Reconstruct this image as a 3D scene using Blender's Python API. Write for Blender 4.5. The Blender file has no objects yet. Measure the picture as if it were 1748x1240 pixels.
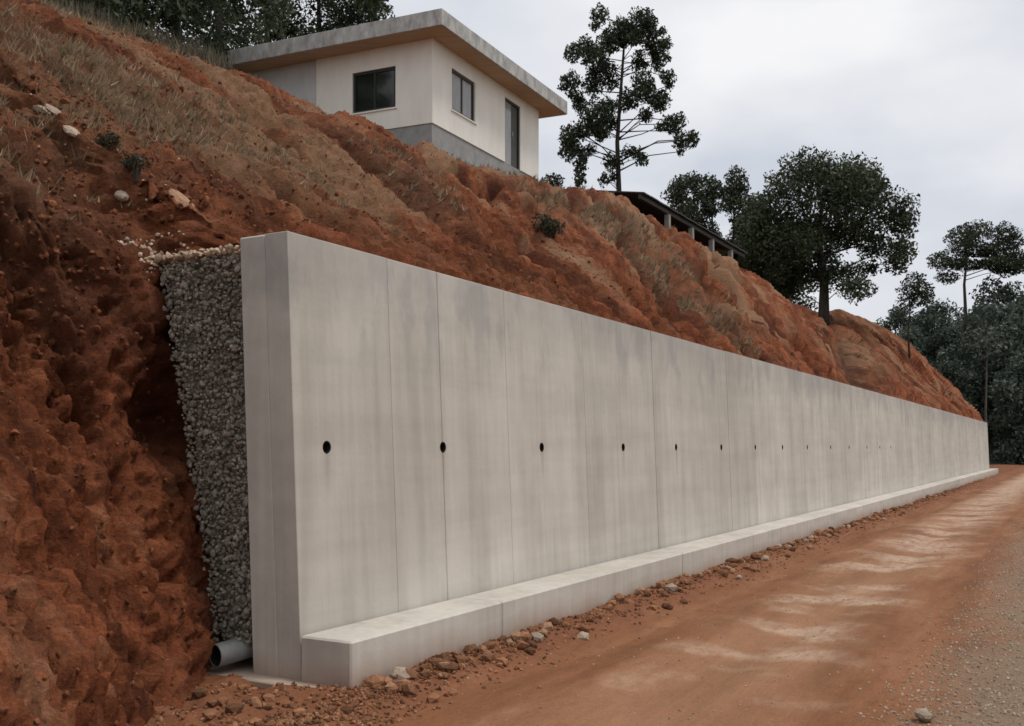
import bpy, bmesh, math, random
import numpy as np
from mathutils import Vector, Matrix

# ------------------------------------------------------------------ camera, sky, sun, exposure
scene = bpy.context.scene
COL = scene.collection
cam_data = bpy.data.cameras.new('camera')
cam = bpy.data.objects.new('camera', cam_data); COL.objects.link(cam)
cam.location = (0, 0, 1.7); cam.rotation_euler = (math.radians(90), 0, 0)
cam_data.sensor_width = 36; cam_data.lens = 35.0
cam_data.shift_y = 144 / 1748
cam_data.clip_start = 0.05; cam_data.clip_end = 3000
scene.camera = cam

SUN_AZ, SUN_EL = math.radians(100), math.radians(68)     # azimuth measured clockwise from +Y
world = bpy.data.worlds.new('World'); scene.world = world; world.use_nodes = True
def build_world():
    nt = world.node_tree; nt.nodes.clear(); N = nt.nodes.new; L = nt.links.new
    out = N('ShaderNodeOutputWorld'); bg = N('ShaderNodeBackground')
    sky = N('ShaderNodeTexSky'); sky.sky_type = 'NISHITA'; sky.sun_disc = False
    sky.sun_elevation = SUN_EL; sky.sun_rotation = SUN_AZ
    sky.air_density = 1.0; sky.dust_density = 2.0
    sc = N('ShaderNodeVectorMath'); sc.operation = 'SCALE'; sc.inputs['Scale'].default_value = 0.10
    L(sky.outputs[0], sc.inputs[0])
    tc = N('ShaderNodeTexCoord'); mp = N('ShaderNodeMapping'); mp.inputs['Scale'].default_value = (1, 1, 2.2)
    mp.inputs['Location'].default_value = (0.35, 0.0, 0.2)
    L(tc.outputs['Generated'], mp.inputs[0])
    n1 = N('ShaderNodeTexNoise'); n1.inputs['Scale'].default_value = 2.6; n1.inputs['Detail'].default_value = 6
    n1.inputs['Roughness'].default_value = 0.5; n1.inputs['Distortion'].default_value = 0.3
    L(mp.outputs[0], n1.inputs['Vector'])
    r1 = N('ShaderNodeValToRGB')                          # cover: mostly cloud, thin places let the blue through
    r1.color_ramp.elements[0].position = 0.30; r1.color_ramp.elements[0].color = (0.80, 0.80, 0.80, 1)
    r1.color_ramp.elements[1].position = 0.60; r1.color_ramp.elements[1].color = (1, 1, 1, 1)
    L(n1.outputs['Fac'], r1.inputs[0])
    n2 = N('ShaderNodeTexNoise'); n2.inputs['Scale'].default_value = 3.4; n2.inputs['Detail'].default_value = 7
    n2.inputs['Roughness'].default_value = 0.45
    L(mp.outputs[0], n2.inputs['Vector'])
    r2 = N('ShaderNodeValToRGB')                          # cloud grey to cloud white
    r2.color_ramp.elements[0].position = 0.32; r2.color_ramp.elements[0].color = (0.69, 0.73, 0.81, 1)
    r2.color_ramp.elements[1].position = 0.62; r2.color_ramp.elements[1].color = (1.0, 1.0, 1.02, 1)
    L(n2.outputs['Fac'], r2.inputs[0])
    mx = N('ShaderNodeMix'); mx.data_type = 'RGBA'
    L(r1.outputs[0], mx.inputs['Factor']); L(sc.outputs[0], mx.inputs['A']); L(r2.outputs[0], mx.inputs['B'])
    L(mx.outputs['Result'], bg.inputs['Color']); bg.inputs['Strength'].default_value = 0.70
    L(bg.outputs[0], out.inputs[0])
build_world()
sun_d = bpy.data.lights.new('sun', 'SUN'); sun_d.energy = 1.5; sun_d.angle = math.radians(14); sun_d.color = (1.0, 0.95, 0.88)
sun = bpy.data.objects.new('sun', sun_d); COL.objects.link(sun)
to_sun = Vector((math.sin(SUN_AZ) * math.cos(SUN_EL), math.cos(SUN_AZ) * math.cos(SUN_EL), math.sin(SUN_EL)))
sun.rotation_euler = to_sun.to_track_quat('Z', 'Y').to_euler()
vs = scene.view_settings
vs.view_transform = 'Standard'; vs.look = 'None'; vs.exposure = 0.40; vs.gamma = 1; vs.use_curve_mapping = False
scene.cycles.max_bounces = 6
scene.cycles.filter_width = 1.6

# ------------------------------------------------------------------ helpers
rng = np.random.default_rng(7); random.seed(7)
A_W = math.atan2(.8697, .4937)                            # the wall's direction
W_LOC = Vector((-1.501, 7.107, 0))
W_MAT = Matrix.Translation(W_LOC) @ Matrix.Rotation(A_W, 4, 'Z')   # (s along wall, t into hill, z)
def W(s, t, z=0): return W_MAT @ Vector((s, t, z))

def hash3(ix, iy, iz):
    h = (ix * 374761393 + iy * 668265263 + iz * 2147483647 + 1013904223) & 0xFFFFFFFF
    h = ((h ^ (h >> 13)) * 1274126177) & 0xFFFFFFFF
    h = ((h ^ (h >> 16)) * 2246822519) & 0xFFFFFFFF
    return ((h ^ (h >> 15)) & 0xFFFFFF) / float(0xFFFFFF)
def vnoise(x, y, z):
    x, y, z = np.broadcast_arrays(np.asarray(x, float), y, z)
    x0, y0, z0 = np.floor(x).astype(np.int64), np.floor(y).astype(np.int64), np.floor(z).astype(np.int64)
    fx, fy, fz = x - x0, y - y0, z - z0
    fx, fy, fz = (f * f * f * (f * (f * 6 - 15) + 10) for f in (fx, fy, fz))
    def c(i, j, k): return hash3(x0 + i, y0 + j, z0 + k)
    a = c(0,0,0)*(1-fx)+c(1,0,0)*fx; b = c(0,1,0)*(1-fx)+c(1,1,0)*fx
    d = c(0,0,1)*(1-fx)+c(1,0,1)*fx; e = c(0,1,1)*(1-fx)+c(1,1,1)*fx
    return ((a*(1-fy)+b*fy)*(1-fz)+(d*(1-fy)+e*fy)*fz) * 2 - 1
def fbm(x, y, z, o=4, g=.5):
    r = 0; a = 1.0; n = 0
    for i in range(o):
        r = r + a * vnoise(x * 2.03**i + 17.3*i, y * 2.03**i + 5.1*i, z * 2.03**i + 9.7*i); n += a; a *= g
    return r / n

def mesh_obj(name, verts, faces, mat, parent=None, smooth=False, mats=None, midx=None):
    me = bpy.data.meshes.new(name)
    me.from_pydata([tuple(v) for v in verts], [], faces)
    if mats:
        for m in mats: me.materials.append(m)
        if midx is not None: me.polygons.foreach_set('material_index', np.asarray(midx, dtype=np.int32))
    elif mat: me.materials.append(mat)
    if smooth: me.polygons.foreach_set('use_smooth', np.ones(len(me.polygons), dtype=bool))
    me.update()
    o = bpy.data.objects.new(name, me); COL.objects.link(o)
    if parent: o.parent = parent
    return o
def np_mesh(name, V, F, mat, smooth=False, parent=None):
    """fast mesh from arrays; F is (n,3) or (n,4)"""
    me = bpy.data.meshes.new(name); V = np.asarray(V, np.float32); F = np.asarray(F, np.int32)
    me.vertices.add(len(V)); me.vertices.foreach_set('co', V.ravel())
    k = F.shape[1]; me.loops.add(F.size); me.loops.foreach_set('vertex_index', F.ravel())
    me.polygons.add(len(F)); me.polygons.foreach_set('loop_start', np.arange(0, F.size, k, dtype=np.int32))
    me.polygons.foreach_set('use_smooth', np.full(len(F), smooth, dtype=bool))
    me.materials.append(mat); me.update(calc_edges=True)
    o = bpy.data.objects.new(name, me); COL.objects.link(o)
    if parent: o.parent = parent
    return o
def bm_obj(name, bm, mat, parent=None, smooth=False):
    me = bpy.data.meshes.new(name); bm.normal_update(); bm.to_mesh(me); bm.free(); me.materials.append(mat)
    if smooth: me.polygons.foreach_set('use_smooth', np.ones(len(me.polygons), dtype=bool))
    o = bpy.data.objects.new(name, me); COL.objects.link(o)
    if parent: o.parent = parent
    return o
def empty(name, loc=(0,0,0), rz=0):
    o = bpy.data.objects.new(name, None); COL.objects.link(o); o.location = loc; o.rotation_euler = (0,0,rz)
    o.empty_display_size = .2; return o
def tag(o, label=None, cat=None, group=None, kind=None):
    if label: o['label'] = label
    if cat: o['category'] = cat
    if group: o['group'] = group
    if kind: o['kind'] = kind
    return o
def box_bm(bm, x0, x1, y0, y1, z0, z1, bevel=0.0, fn=None):
    vs_ = [bm.verts.new((x, y, z)) for x in (x0, x1) for y in (y0, y1) for z in (z0, z1)]
    fs = [bm.faces.new([vs_[i] for i in q]) for q in ((0,1,3,2),(4,6,7,5),(0,4,5,1),(2,3,7,6),(0,2,6,4),(1,5,7,3))]
    if bevel:
        es = {e for f in fs for e in f.edges}
        r = bmesh.ops.bevel(bm, geom=list(es), offset=bevel, segments=1, affect='EDGES', profile=.5)
    return bm
def box(name, x0, x1, y0, y1, z0, z1, mat, parent=None, bevel=0.0, fn=None):
    bm = bmesh.new(); box_bm(bm, x0, x1, y0, y1, z0, z1, bevel)
    if fn:
        for v in bm.verts: v.co = fn(v.co)
    return bm_obj(name, bm, mat, parent)
def tube_bm(bm, pts, rads, n=8, cap=True):
    rings = []
    for i, p in enumerate(pts):
        p = Vector(p); a = Vector(pts[max(i-1, 0)]); b = Vector(pts[min(i+1, len(pts)-1)])
        d = (b - a).normalized() if (b - a).length > 1e-6 else Vector((0,0,1))
        ux = d.orthogonal().normalized() if abs(d.z) < .95 else Vector((1,0,0)) - d * d.x
        ux.normalize(); uy = d.cross(ux)
        rings.append([bm.verts.new(p + (ux * math.cos(q) + uy * math.sin(q)) * rads[i]) for q in (2*math.pi*k/n for k in range(n))])
    for a, b in zip(rings, rings[1:]):
        for k in range(n): bm.faces.new((a[k], a[(k+1) % n], b[(k+1) % n], b[k]))
    if cap: bm.faces.new(rings[0][::-1]); bm.faces.new(rings[-1])
    return bm

HOLES = [.36, 1.935, 3.81, 5.97, 7.83, 9.88, 11.78, 13.63, 15.64, 17.9, 20.0, 22.4, 24.4, 26.3]   # weep holes along the wall
# ------------------------------------------------------------------ materials
def mat_new(name, rough=.9, spec=.3):
    m = bpy.data.materials.new(name); m.use_nodes = True; nt = m.node_tree
    b = nt.nodes['Principled BSDF']; b.inputs['Roughness'].default_value = rough
    b.inputs['Specular IOR Level'].default_value = spec
    return m, nt, b
def tex(nt, coord, scale, detail=4, rough=.55, sc=(1,1,1), rot=(0,0,0), dist=0.0, kind='noise'):
    mp = nt.nodes.new('ShaderNodeMapping'); mp.inputs['Scale'].default_value = sc; mp.inputs['Rotation'].default_value = rot
    nt.links.new(coord, mp.inputs[0])
    if kind == 'voro':
        t = nt.nodes.new('ShaderNodeTexVoronoi'); t.inputs['Scale'].default_value = scale
        nt.links.new(mp.outputs[0], t.inputs['Vector']); return t.outputs['Distance']
    t = nt.nodes.new('ShaderNodeTexNoise'); t.inputs['Scale'].default_value = scale; t.inputs['Detail'].default_value = detail
    t.inputs['Roughness'].default_value = rough; t.inputs['Distortion'].default_value = dist
    nt.links.new(mp.outputs[0], t.inputs['Vector']); return t.outputs['Fac']
def ramp(nt, fac, stops):
    r = nt.nodes.new('ShaderNodeValToRGB'); el = r.color_ramp.elements
    while len(el) < len(stops): el.new(.5)
    for e, (p, c) in zip(el, stops):
        e.position = p; e.color = (c[0], c[1], c[2], 1) if hasattr(c, '__len__') else (c, c, c, 1)
    nt.links.new(fac, r.inputs[0]); return r.outputs[0]
def mix(nt, f, a, b, mode='MIX'):
    m = nt.nodes.new('ShaderNodeMix'); m.data_type = 'RGBA'; m.blend_type = mode
    for k, v in (('Factor', f), ('A', a), ('B', b)):
        if hasattr(v, 'links'): nt.links.new(v, m.inputs[k])
        elif hasattr(v, '__len__'): m.inputs[k].default_value = (*v[:3], 1)
        else: m.inputs[k].default_value = v
    return m.outputs['Result']
def mth(nt, op, a, b=0.0, c=0.0, clamp=False):
    m = nt.nodes.new('ShaderNodeMath'); m.operation = op; m.use_clamp = clamp
    for i, v in enumerate((a, b, c)):
        if hasattr(v, 'links'): nt.links.new(v, m.inputs[i])
        else: m.inputs[i].default_value = v
    return m.outputs[0]
def bump(nt, b, h, strength=.4, dist=.02, prev=None):
    n = nt.nodes.new('ShaderNodeBump'); n.inputs['Strength'].default_value = strength; n.inputs['Distance'].default_value = dist
    nt.links.new(h, n.inputs['Height'])
    if prev: nt.links.new(prev, n.inputs['Normal'])
    nt.links.new(n.outputs[0], b.inputs['Normal']); return n.outputs[0]
def oco(nt): return nt.nodes.new('ShaderNodeTexCoord').outputs['Object']
def rnd(nt): return nt.nodes.new('ShaderNodeObjectInfo').outputs['Random']
def attr(nt, n): a = nt.nodes.new('ShaderNodeAttribute'); a.attribute_name = n; return a.outputs['Fac']
def isl(nt): return nt.nodes.new('ShaderNodeNewGeometry').outputs['Random Per Island']

def mat_soil():
    m, nt, b = mat_new('red_soil', .95, .15); co = oco(nt)
    fl = nt.nodes.new('ShaderNodeAttribute'); fl.attribute_name = 'flow'; fl = fl.outputs['Vector']
    streak = tex(nt, fl, 1.7, 8, .66, sc=(1.6, .40, .5), dist=.5); streak2 = tex(nt, fl, 5.5, 6, .7, sc=(1.5, .35, .4), dist=.4)
    fine = tex(nt, co, 7, 8, .7, sc=(1, .7, 1)); big = tex(nt, fl, .6, 4, .55, sc=(1, .5, 1)); grit = tex(nt, co, 34, 5, .7)
    c = ramp(nt, streak, [(.32, (.080, .024, .010)), (.44, (.180, .052, .021)), (.56, (.245, .078, .034)), (.70, (.33, .152, .082))])
    c = mix(nt, .75, c, mix(nt, 1.0, c, ramp(nt, streak2, [(.34, .5), (.5, 1.0), (.66, 1.5)]), 'MULTIPLY'))
    c = mix(nt, mth(nt, 'MULTIPLY', ramp(nt, fine, [(.36, 1), (.50, 0)]), .5), c, (.065, .022, .010))
    c = mix(nt, mth(nt, 'MULTIPLY', ramp(nt, big, [(.48, 0), (.68, 1)]), .22), c, (.23, .14, .080))
    sp = nt.nodes.new('ShaderNodeSeparateXYZ'); nt.links.new(co, sp.inputs[0]); upf = mth(nt, 'MULTIPLY_ADD', mth(nt, 'SUBTRACT', sp.outputs['Y'], 2.0), .6, .15, clamp=True)
    st3 = tex(nt, fl, .62, 6, .62, sc=(1.2, .22, .3), dist=.3)
    c = mix(nt, mth(nt, 'MULTIPLY', (mth(nt, 'MULTIPLY', ramp(nt, st3, [(.51, 0), (.57, 1)]), upf)), .72), c, (.27, .165, .095)); c = mix(nt, mth(nt, 'MULTIPLY', ramp(nt, st3, [(.41, 1), (.48, 0)]), .75), c, (.075, .022, .010))
    dryf = mth(nt, 'MULTIPLY', attr(nt, 'dry'), ramp(nt, fine, [(.30, .25), (.6, 1)]), clamp=True)
    c = mix(nt, mth(nt, 'MULTIPLY', dryf, .8), c, mix(nt, fine, (.105, .066, .036), (.27, .185, .115)))
    c = mix(nt, mth(nt, 'MULTIPLY', attr(nt, 'channel_tone'), .75), c, (.050, .030, .017))
    pale = ramp(nt, tex(nt, co, 11, 6, .65, sc=(1, .6, 1)), [(.64, 0), (.72, 1)])
    c = mix(nt, mth(nt, 'MULTIPLY', pale, .45), c, (.36, .23, .145))
    c = mix(nt, .5, c, mix(nt, 1.0, c, ramp(nt, grit, [(.3, .45), (.7, 1.5)]), 'MULTIPLY'))
    nt.links.new(c, b.inputs['Base Color'])
    n = bump(nt, b, fine, .9, .10); bump(nt, b, grit, .8, .03, n); return m
def mat_ground():
    m, nt, b = mat_new('dirt_road', .9, .25); co = oco(nt)
    sep = nt.nodes.new('ShaderNodeSeparateXYZ'); nt.links.new(co, sep.inputs[0]); t = sep.outputs['Y']
    wob = tex(nt, co, .8, 5, .6); fine = tex(nt, co, 9, 7, .7, sc=(.5, 1, 1)); grit = tex(nt, co, 45, 4, .7)
    along = tex(nt, co, 1.3, 6, .6, sc=(.22, 1.6, 1)); cross = tex(nt, co, 1.3, 2.5, .45, sc=(.7, .5, 1))
    c = ramp(nt, along, [(.30, (.145, .056, .022)), (.5, (.215, .089, .038)), (.72, (.28, .132, .066))])
    c = mix(nt, ramp(nt, fine, [(.34, .55), (.5, 0)]), c, (.15, .058, .026))
    tw = mth(nt, 'ADD', t, mth(nt, 'MULTIPLY', mth(nt, 'SUBTRACT', wob, .5), 1.3))
    # pale dusty wheel track, with paler, smoother sheets across it
    trk = mth(nt, 'SUBTRACT', 1.0, mth(nt, 'MULTIPLY', mth(nt, 'ABSOLUTE', mth(nt, 'ADD', tw, 2.45)), 1.05), clamp=True)
    trk = ramp(nt, trk, [(.05, 0), (.75, 1)])
    c = mix(nt, mth(nt, 'MULTIPLY', trk, mth(nt, 'MULTIPLY_ADD', along, .55, .15)), c, (.34, .19, .11))
    sheet = mth(nt, 'MULTIPLY', trk, ramp(nt, mth(nt, 'ADD', cross, mth(nt, 'MULTIPLY', mth(nt, 'SUBTRACT', sep.outputs['X'], 6.0), .006)), [(.50, 0), (.60, 1)]))
    c = mix(nt, mth(nt, 'MULTIPLY', mth(nt, 'MULTIPLY', sheet, ramp(nt, fine, [(.36, .15), (.58, 1)])), .72), c, (.48, .35, .255))
    # grey gravel shoulder
    gv = mth(nt, 'MULTIPLY', mth(nt, 'SUBTRACT', -3.75, tw), 1.6, clamp=True)
    gv = mth(nt, 'MULTIPLY', gv, ramp(nt, fine, [(.25, .55), (.55, 1)]), clamp=True)
    gcol = mix(nt, .6, ramp(nt, grit, [(.3, (.085, .06, .041)), (.55, (.21, .155, .108)), (.75, (.35, .27, .20))]), (.20, .138, .09))
    c = mix(nt, gv, c, gcol)
    # far away and off the road: dull scrub ground
    off = mth(nt, 'MULTIPLY', mth(nt, 'SUBTRACT', -9.0, tw), .5, clamp=True)
    c = mix(nt, off, c, mix(nt, fine, (.05, .05, .025), (.12, .09, .05)))
    # loose red earth by the footing
    near = mth(nt, 'MULTIPLY', mth(nt, 'ADD', tw, 1.25), 2.2, clamp=True)
    c = mix(nt, mth(nt, 'MULTIPLY', near, .7), c, mix(nt, fine, (.085, .030, .014), (.27, .105, .050)))
    c = mix(nt, .35, c, mix(nt, 1.0, c, ramp(nt, grit, [(.3, .5), (.7, 1.4)]), 'MULTIPLY'))
    nt.links.new(c, b.inputs['Base Color'])
    r = mth(nt, 'SUBTRACT', .92, mth(nt, 'MULTIPLY', sheet, .12)); nt.links.new(r, b.inputs['Roughness'])
    rut = tex(nt, co, 3.2, 5, .65, sc=(.10, 1.6, 1)); n0 = bump(nt, b, rut, .5, .05); n = bump(nt, b, fine, .5, .035, n0); bump(nt, b, grit, .6, .014, n); return m
def mat_concrete():
    m, nt, b = mat_new('cast_concrete', .85, .3); co = oco(nt)
    sep = nt.nodes.new('ShaderNodeSeparateXYZ'); nt.links.new(co, sep.inputs[0]); z = sep.outputs['Z']
    cloud = tex(nt, co, 1.1, 6, .6, sc=(1, 1, .8)); vert = tex(nt, co, 2.6, 5, .6, sc=(1.6, 1.6, .07))
    vert2 = tex(nt, co, 9, 3, .5, sc=(1.4, 1.4, .05)); fine = tex(nt, co, 26, 5, .7); hor = tex(nt, co, 3.0, 4, .6, sc=(.12, 1, 1.4))
    c = ramp(nt, cloud, [(.32, (.455, .417, .363)), (.55, (.510, .473, .417)), (.75, (.555, .522, .468))])
    c = mix(nt, .38, c, mix(nt, 1.0, c, ramp(nt, vert, [(.32, .70), (.5, 1.0), (.7, 1.16)]), 'MULTIPLY'))
    c = mix(nt, .26, c, mix(nt, 1.0, c, ramp(nt, vert2, [(.35, .80), (.6, 1.1)]), 'MULTIPLY'))
    c = mix(nt, .30, c, mix(nt, 1.0, c, ramp(nt, hor, [(.35, .80), (.6, 1.08)]), 'MULTIPLY'))
    # rain-washed stain that hangs from the coping, wet grey blotches near the top
    topz = mth(nt, 'MULTIPLY', mth(nt, 'SUBTRACT', mth(nt, 'ADD', z, mth(nt, 'MULTIPLY', vert, .9)), 3.15), 2.6, clamp=True)
    c = mix(nt, mth(nt, 'MULTIPLY', topz, .35), c, (.27, .262, .245))
    blot = ramp(nt, tex(nt, co, 2.1, 5, .6, sc=(1.2, 1, .55)), [(.50, 0), (.60, 1)])
    hi = mth(nt, 'MULTIPLY', mth(nt, 'SUBTRACT', z, 2.2), 1.6, clamp=True)
    c = mix(nt, mth(nt, 'MULTIPLY', mth(nt, 'MULTIPLY', blot, hi), .5), c, (.29, .285, .27))
    wash = ramp(nt, tex(nt, co, .9, 5, .6, sc=(1.1, 1, .9)), [(.52, 0), (.66, 1)])
    c = mix(nt, mth(nt, 'MULTIPLY', wash, .32), c, (.60, .56, .50))
    # thin dark runs below the weep holes
    dmin = None
    for h in HOLES[:9]:
        q = mth(nt, 'ABSOLUTE', mth(nt, 'SUBTRACT', sep.outputs['X'], h)); dmin = q if dmin is None else mth(nt, 'MINIMUM', dmin, q)
    run = mth(nt, 'SUBTRACT', 1.0, mth(nt, 'MULTIPLY', mth(nt, 'ADD', dmin, mth(nt, 'MULTIPLY', mth(nt, 'SUBTRACT', vert2, .5), .05)), 22.0), clamp=True)
    below = mth(nt, 'MULTIPLY', mth(nt, 'MULTIPLY', mth(nt, 'SUBTRACT', 1.72, z), 30.0, clamp=True), mth(nt, 'MULTIPLY', mth(nt, 'SUBTRACT', z, mth(nt, 'MULTIPLY_ADD', cloud, -.8, 1.75)), 2.0, clamp=True))
    c = mix(nt, mth(nt, 'MULTIPLY', mth(nt, 'MULTIPLY', run, below), .5), c, (.16, .135, .11))
    # red splash and dust near the ground
    low = mth(nt, 'MULTIPLY', mth(nt, 'SUBTRACT', mth(nt, 'MULTIPLY_ADD', cloud, .40, .02), z), 5.0, clamp=True)
    c = mix(nt, mth(nt, 'MULTIPLY', low, .6), c, (.27, .145, .080))
    pores = ramp(nt, tex(nt, co, 55, 2, .5, kind='voro'), [(.06, 0), (.12, 1)])
    c = mix(nt, .25, c, mix(nt, 1.0, c, pores, 'MULTIPLY'))
    dv = mth(nt, 'MULTIPLY', mth(nt, 'SUBTRACT', rnd(nt), .5), .14)
    hs = nt.nodes.new('ShaderNodeHueSaturation'); nt.links.new(c, hs.inputs['Color']); nt.links.new(mth(nt, 'ADD', dv, 1.0), hs.inputs['Value'])
    nt.links.new(hs.outputs[0], b.inputs['Base Color'])
    n = bump(nt, b, fine, .25, .006); bump(nt, b, cloud, .25, .05, n); return m
def mat_simple(name, c0, c1, scale=8, rough=.85, spec=.3, bmp=.3, bd=.01, sc=(1,1,1), per=None):
    m, nt, b = mat_new(name, rough, spec); co = oco(nt); n = tex(nt, co, scale, 6, .65, sc=sc)
    c = ramp(nt, n, [(.3, c0), (.7, c1)])
    if per:
        hs = nt.nodes.new('ShaderNodeHueSaturation'); nt.links.new(c, hs.inputs['Color'])
        src = isl(nt) if per[0] == 'island' else rnd(nt)
        nt.links.new(mth(nt, 'MULTIPLY_ADD', src, per[2] - per[1], per[1]), hs.inputs['Value']); c = hs.outputs[0]
    nt.links.new(c, b.inputs['Base Color'])
    if bmp: bump(nt, b, n, bmp, bd)
    return m
def mat_leaf(name, dark, light, scale=.5):
    m, nt, b = mat_new(name, .6, .25); co = oco(nt)
    n = tex(nt, co, scale, 3, .6); c = ramp(nt, n, [(.35, dark), (.68, light)])
    hs = nt.nodes.new('ShaderNodeHueSaturation'); nt.links.new(c, hs.inputs['Color'])
    nt.links.new(mth(nt, 'MULTIPLY_ADD', isl(nt), .8, .6), hs.inputs['Value'])
    nt.links.new(hs.outputs[0], b.inputs['Base Color'])
    tr = nt.nodes.new('ShaderNodeBsdfTranslucent'); nt.links.new(hs.outputs[0], tr.inputs['Color'])
    mx = nt.nodes.new('ShaderNodeMixShader'); mx.inputs[0].default_value = .18
    nt.links.new(b.outputs[0], mx.inputs[1]); nt.links.new(tr.outputs[0], mx.inputs[2])
    nt.links.new(mx.outputs[0], nt.nodes['Material Output'].inputs['Surface']); return m

M = {}
M['soil'] = mat_soil(); M['ground'] = mat_ground(); M['conc'] = mat_concrete()
M['clod'] = mat_simple('soil_clod', (.115, .048, .024), (.33, .165, .090), 9, .95, .15, .5, .02, per=('object', .45, 1.4))
M['clods'] = mat_simple('loose_soil_crumbs', (.115, .048, .024), (.33, .165, .090), 9, .95, .15, .5, .02, per=('island', .45, 1.4))
M['slopecrumb'] = mat_simple('slope_soil_crumbs', (.10, .034, .015), (.25, .095, .045), 9, .95, .15, .5, .02, per=('island', .5, 1.15))
M['stone'] = mat_simple('crushed_stone', (.16, .14, .11), (.33, .29, .232), 14, .9, .25, .4, .01, per=('object', .55, 1.25))
M['stones'] = mat_simple('crushed_stone_mass', (.16, .14, .11), (.33, .29, .232), 14, .9, .25, .4, .01, per=('island', .55, 1.25))
M['palestone'] = mat_simple('pale_rock', (.27, .20, .145), (.50, .40, .31), 6, .9, .2, .6, .03, per=('object', .8, 1.15))
M['tanstone'] = mat_simple('tan_rock', (.27, .145, .085), (.42, .25, .155), 5, .9, .2, .6, .03)
M['pebble'] = mat_simple('pebbles', (.20, .15, .105), (.42, .33, .25), 12, .9, .25, .3, .01, per=('island', .75, 1.4))
M['paledust'] = mat_simple('pale_sand', (.36, .25, .165), (.58, .46, .35), 9, .95, .15, .6, .02, per=('island', .75, 1.15))
M['pvc'] = mat_simple('grey_plastic_pipe', (.15, .15, .142), (.25, .25, .238), 7, .5, .4, .05, .003)
M['weep'] = mat_simple('dark_sleeve_and_bore_shade', (.014, .013, .012), (.03, .028, .025), 20, .95, .05, 0)  # weep hole sleeves; also paints the shade inside the drain pipe
M['white'] = mat_simple('cream_painted_render', (.78, .74, .665), (.88, .85, .78), 2.2, .85, .25, .15, .01, sc=(1, 1, .3))
M['greyrender'] = mat_simple('raw_grey_render', (.52, .53, .535), (.64, .645, .64), 2.5, .9, .2, .2, .01, sc=(1, 1, .4))
M['plinth'] = mat_simple('grey_plinth_render', (.25, .25, .245), (.35, .345, .335), 3.5, .9, .2, .3, .01)
M['fascia'] = mat_simple('weathered_concrete_fascia', (.24, .235, .22), (.56, .55, .53), 4.5, .9, .2, .5, .02, sc=(1, 1, .5))
M['soffit'] = mat_simple('brown_soffit', (.42, .29, .195), (.54, .39, .27), 3, .8, .25, .1, .005, sc=(.3, 3, 1))
M['frame'] = mat_simple('dark_window_frame', (.016, .018, .016), (.03, .032, .028), 10, .5, .4, 0)
M['door'] = mat_simple('dark_door', (.055, .050, .042), (.085, .078, .068), 6, .6, .35, .05, .003)
M['iron'] = mat_simple('door_metal', (.25, .25, .24), (.35, .34, .33), 10, .35, .5, 0)
M['glass'] = mat_simple('dark_glass', (.012, .016, .013), (.022, .027, .022), 2, .08, .5, 0)
M['paleglass'] = mat_simple('pale_door_and_painted_reflection', (.20, .20, .19), (.34, .33, .32), 5, .12, .5, 0, sc=(6, 6, .4))  # pane paleness is sky reflection put into the colour; also the lighter door leaf
M['post'] = mat_simple('whitewashed_post', (.24, .23, .205), (.36, .34, .31), 6, .85, .25, .2, .01)
M['shedroof'] = mat_simple('dark_sheet_roof', (.030, .032, .029), (.065, .066, .060), 3, .7, .3, .2, .01, sc=(6, 1, 1))
M['shedwall'] = mat_simple('tarred_boards', (.014, .013, .011), (.03, .028, .024), 5, .8, .2, .2, .01, sc=(5, 5, .5))
M['bark'] = mat_simple('dark_bark', (.030, .025, .020), (.075, .062, .05), 6, .95, .15, .6, .03, sc=(1, 1, .3))
M['palebark'] = mat_simple('pale_bark', (.06, .055, .045), (.14, .125, .105), 5, .9, .2, .4, .02, sc=(1, 1, .3))
M['leaf_euc'] = mat_leaf('eucalyptus_leaves', (.022, .030, .015), (.056, .070, .036), .6)
M['leaf_big'] = mat_leaf('dark_broad_leaves', (.020, .030, .013), (.068, .088, .044), .35)
M['leaf_mid'] = mat_leaf('olive_leaves', (.022, .030, .016), (.066, .078, .044), .35)
M['leaf_far'] = mat_leaf('haze_tinted_leaves', (.045, .064, .048), (.105, .13, .098), .2)  # paler and bluer: distance haze put into the leaf colour
M['leaf_bush'] = mat_leaf('scrub_leaves', (.025, .026, .014), (.075, .070, .040), 1.5)
M['dry'] = mat_leaf('dry_grass_blades', (.19, .135, .080), (.38, .285, .18), 1.5)
M['crestgrass'] = mat_leaf('dull_grass_blades', (.07, .062, .038), (.17, .14, .09), 1.5)
M['farhill'] = mat_simple('wooded_hill_floor', (.018, .024, .014), (.045, .055, .034), .6, .95, .1, .8, .5)

# ------------------------------------------------------------------ hillside (wall frame: s, t, z)
KS = [-14, -8, -5, -3, -2, -1.17, -.68, -.3, 0, .30, .50, 64, 75, 80, 88, 94, 112]
T0 = [-7.3, -3.9, -2.2, -1.07, -.5, -.03, .23, .62, .87, .87, .76, .76, .95, 1.25, 1.95, 2.8, 4.2]
T1 = [3.6, 3.6, 3.6, 3.6, 3.4, 2.5, 1.85, 1.6, 1.52, 1.5, .72, .72, .95, 1.3, 2.05, 2.9, 4.4]
Z1 = [5.0, 5.0, 5.0, 4.9, 4.7, 4.0, 3.35, 3.2, 3.2, 3.2, 3.13, 3.13, 3.2, 3.3, 3.6, 3.6, 3.6]
CK = [-14, 4, 7, 9, 10.8, 12, 17, 21, 24, 28, 32, 36, 44, 62, 66, 70, 86, 94, 104, 112]
CZ = [8.6, 9.0, 9.1, 9.4, 9.5, 9.3, 9.6, 10.1, 10.5, 11.1, 10.95, 10.45, 10.25, 10.4, 10.8, 11.9, 12.4, 8, .2, -.6]
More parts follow.
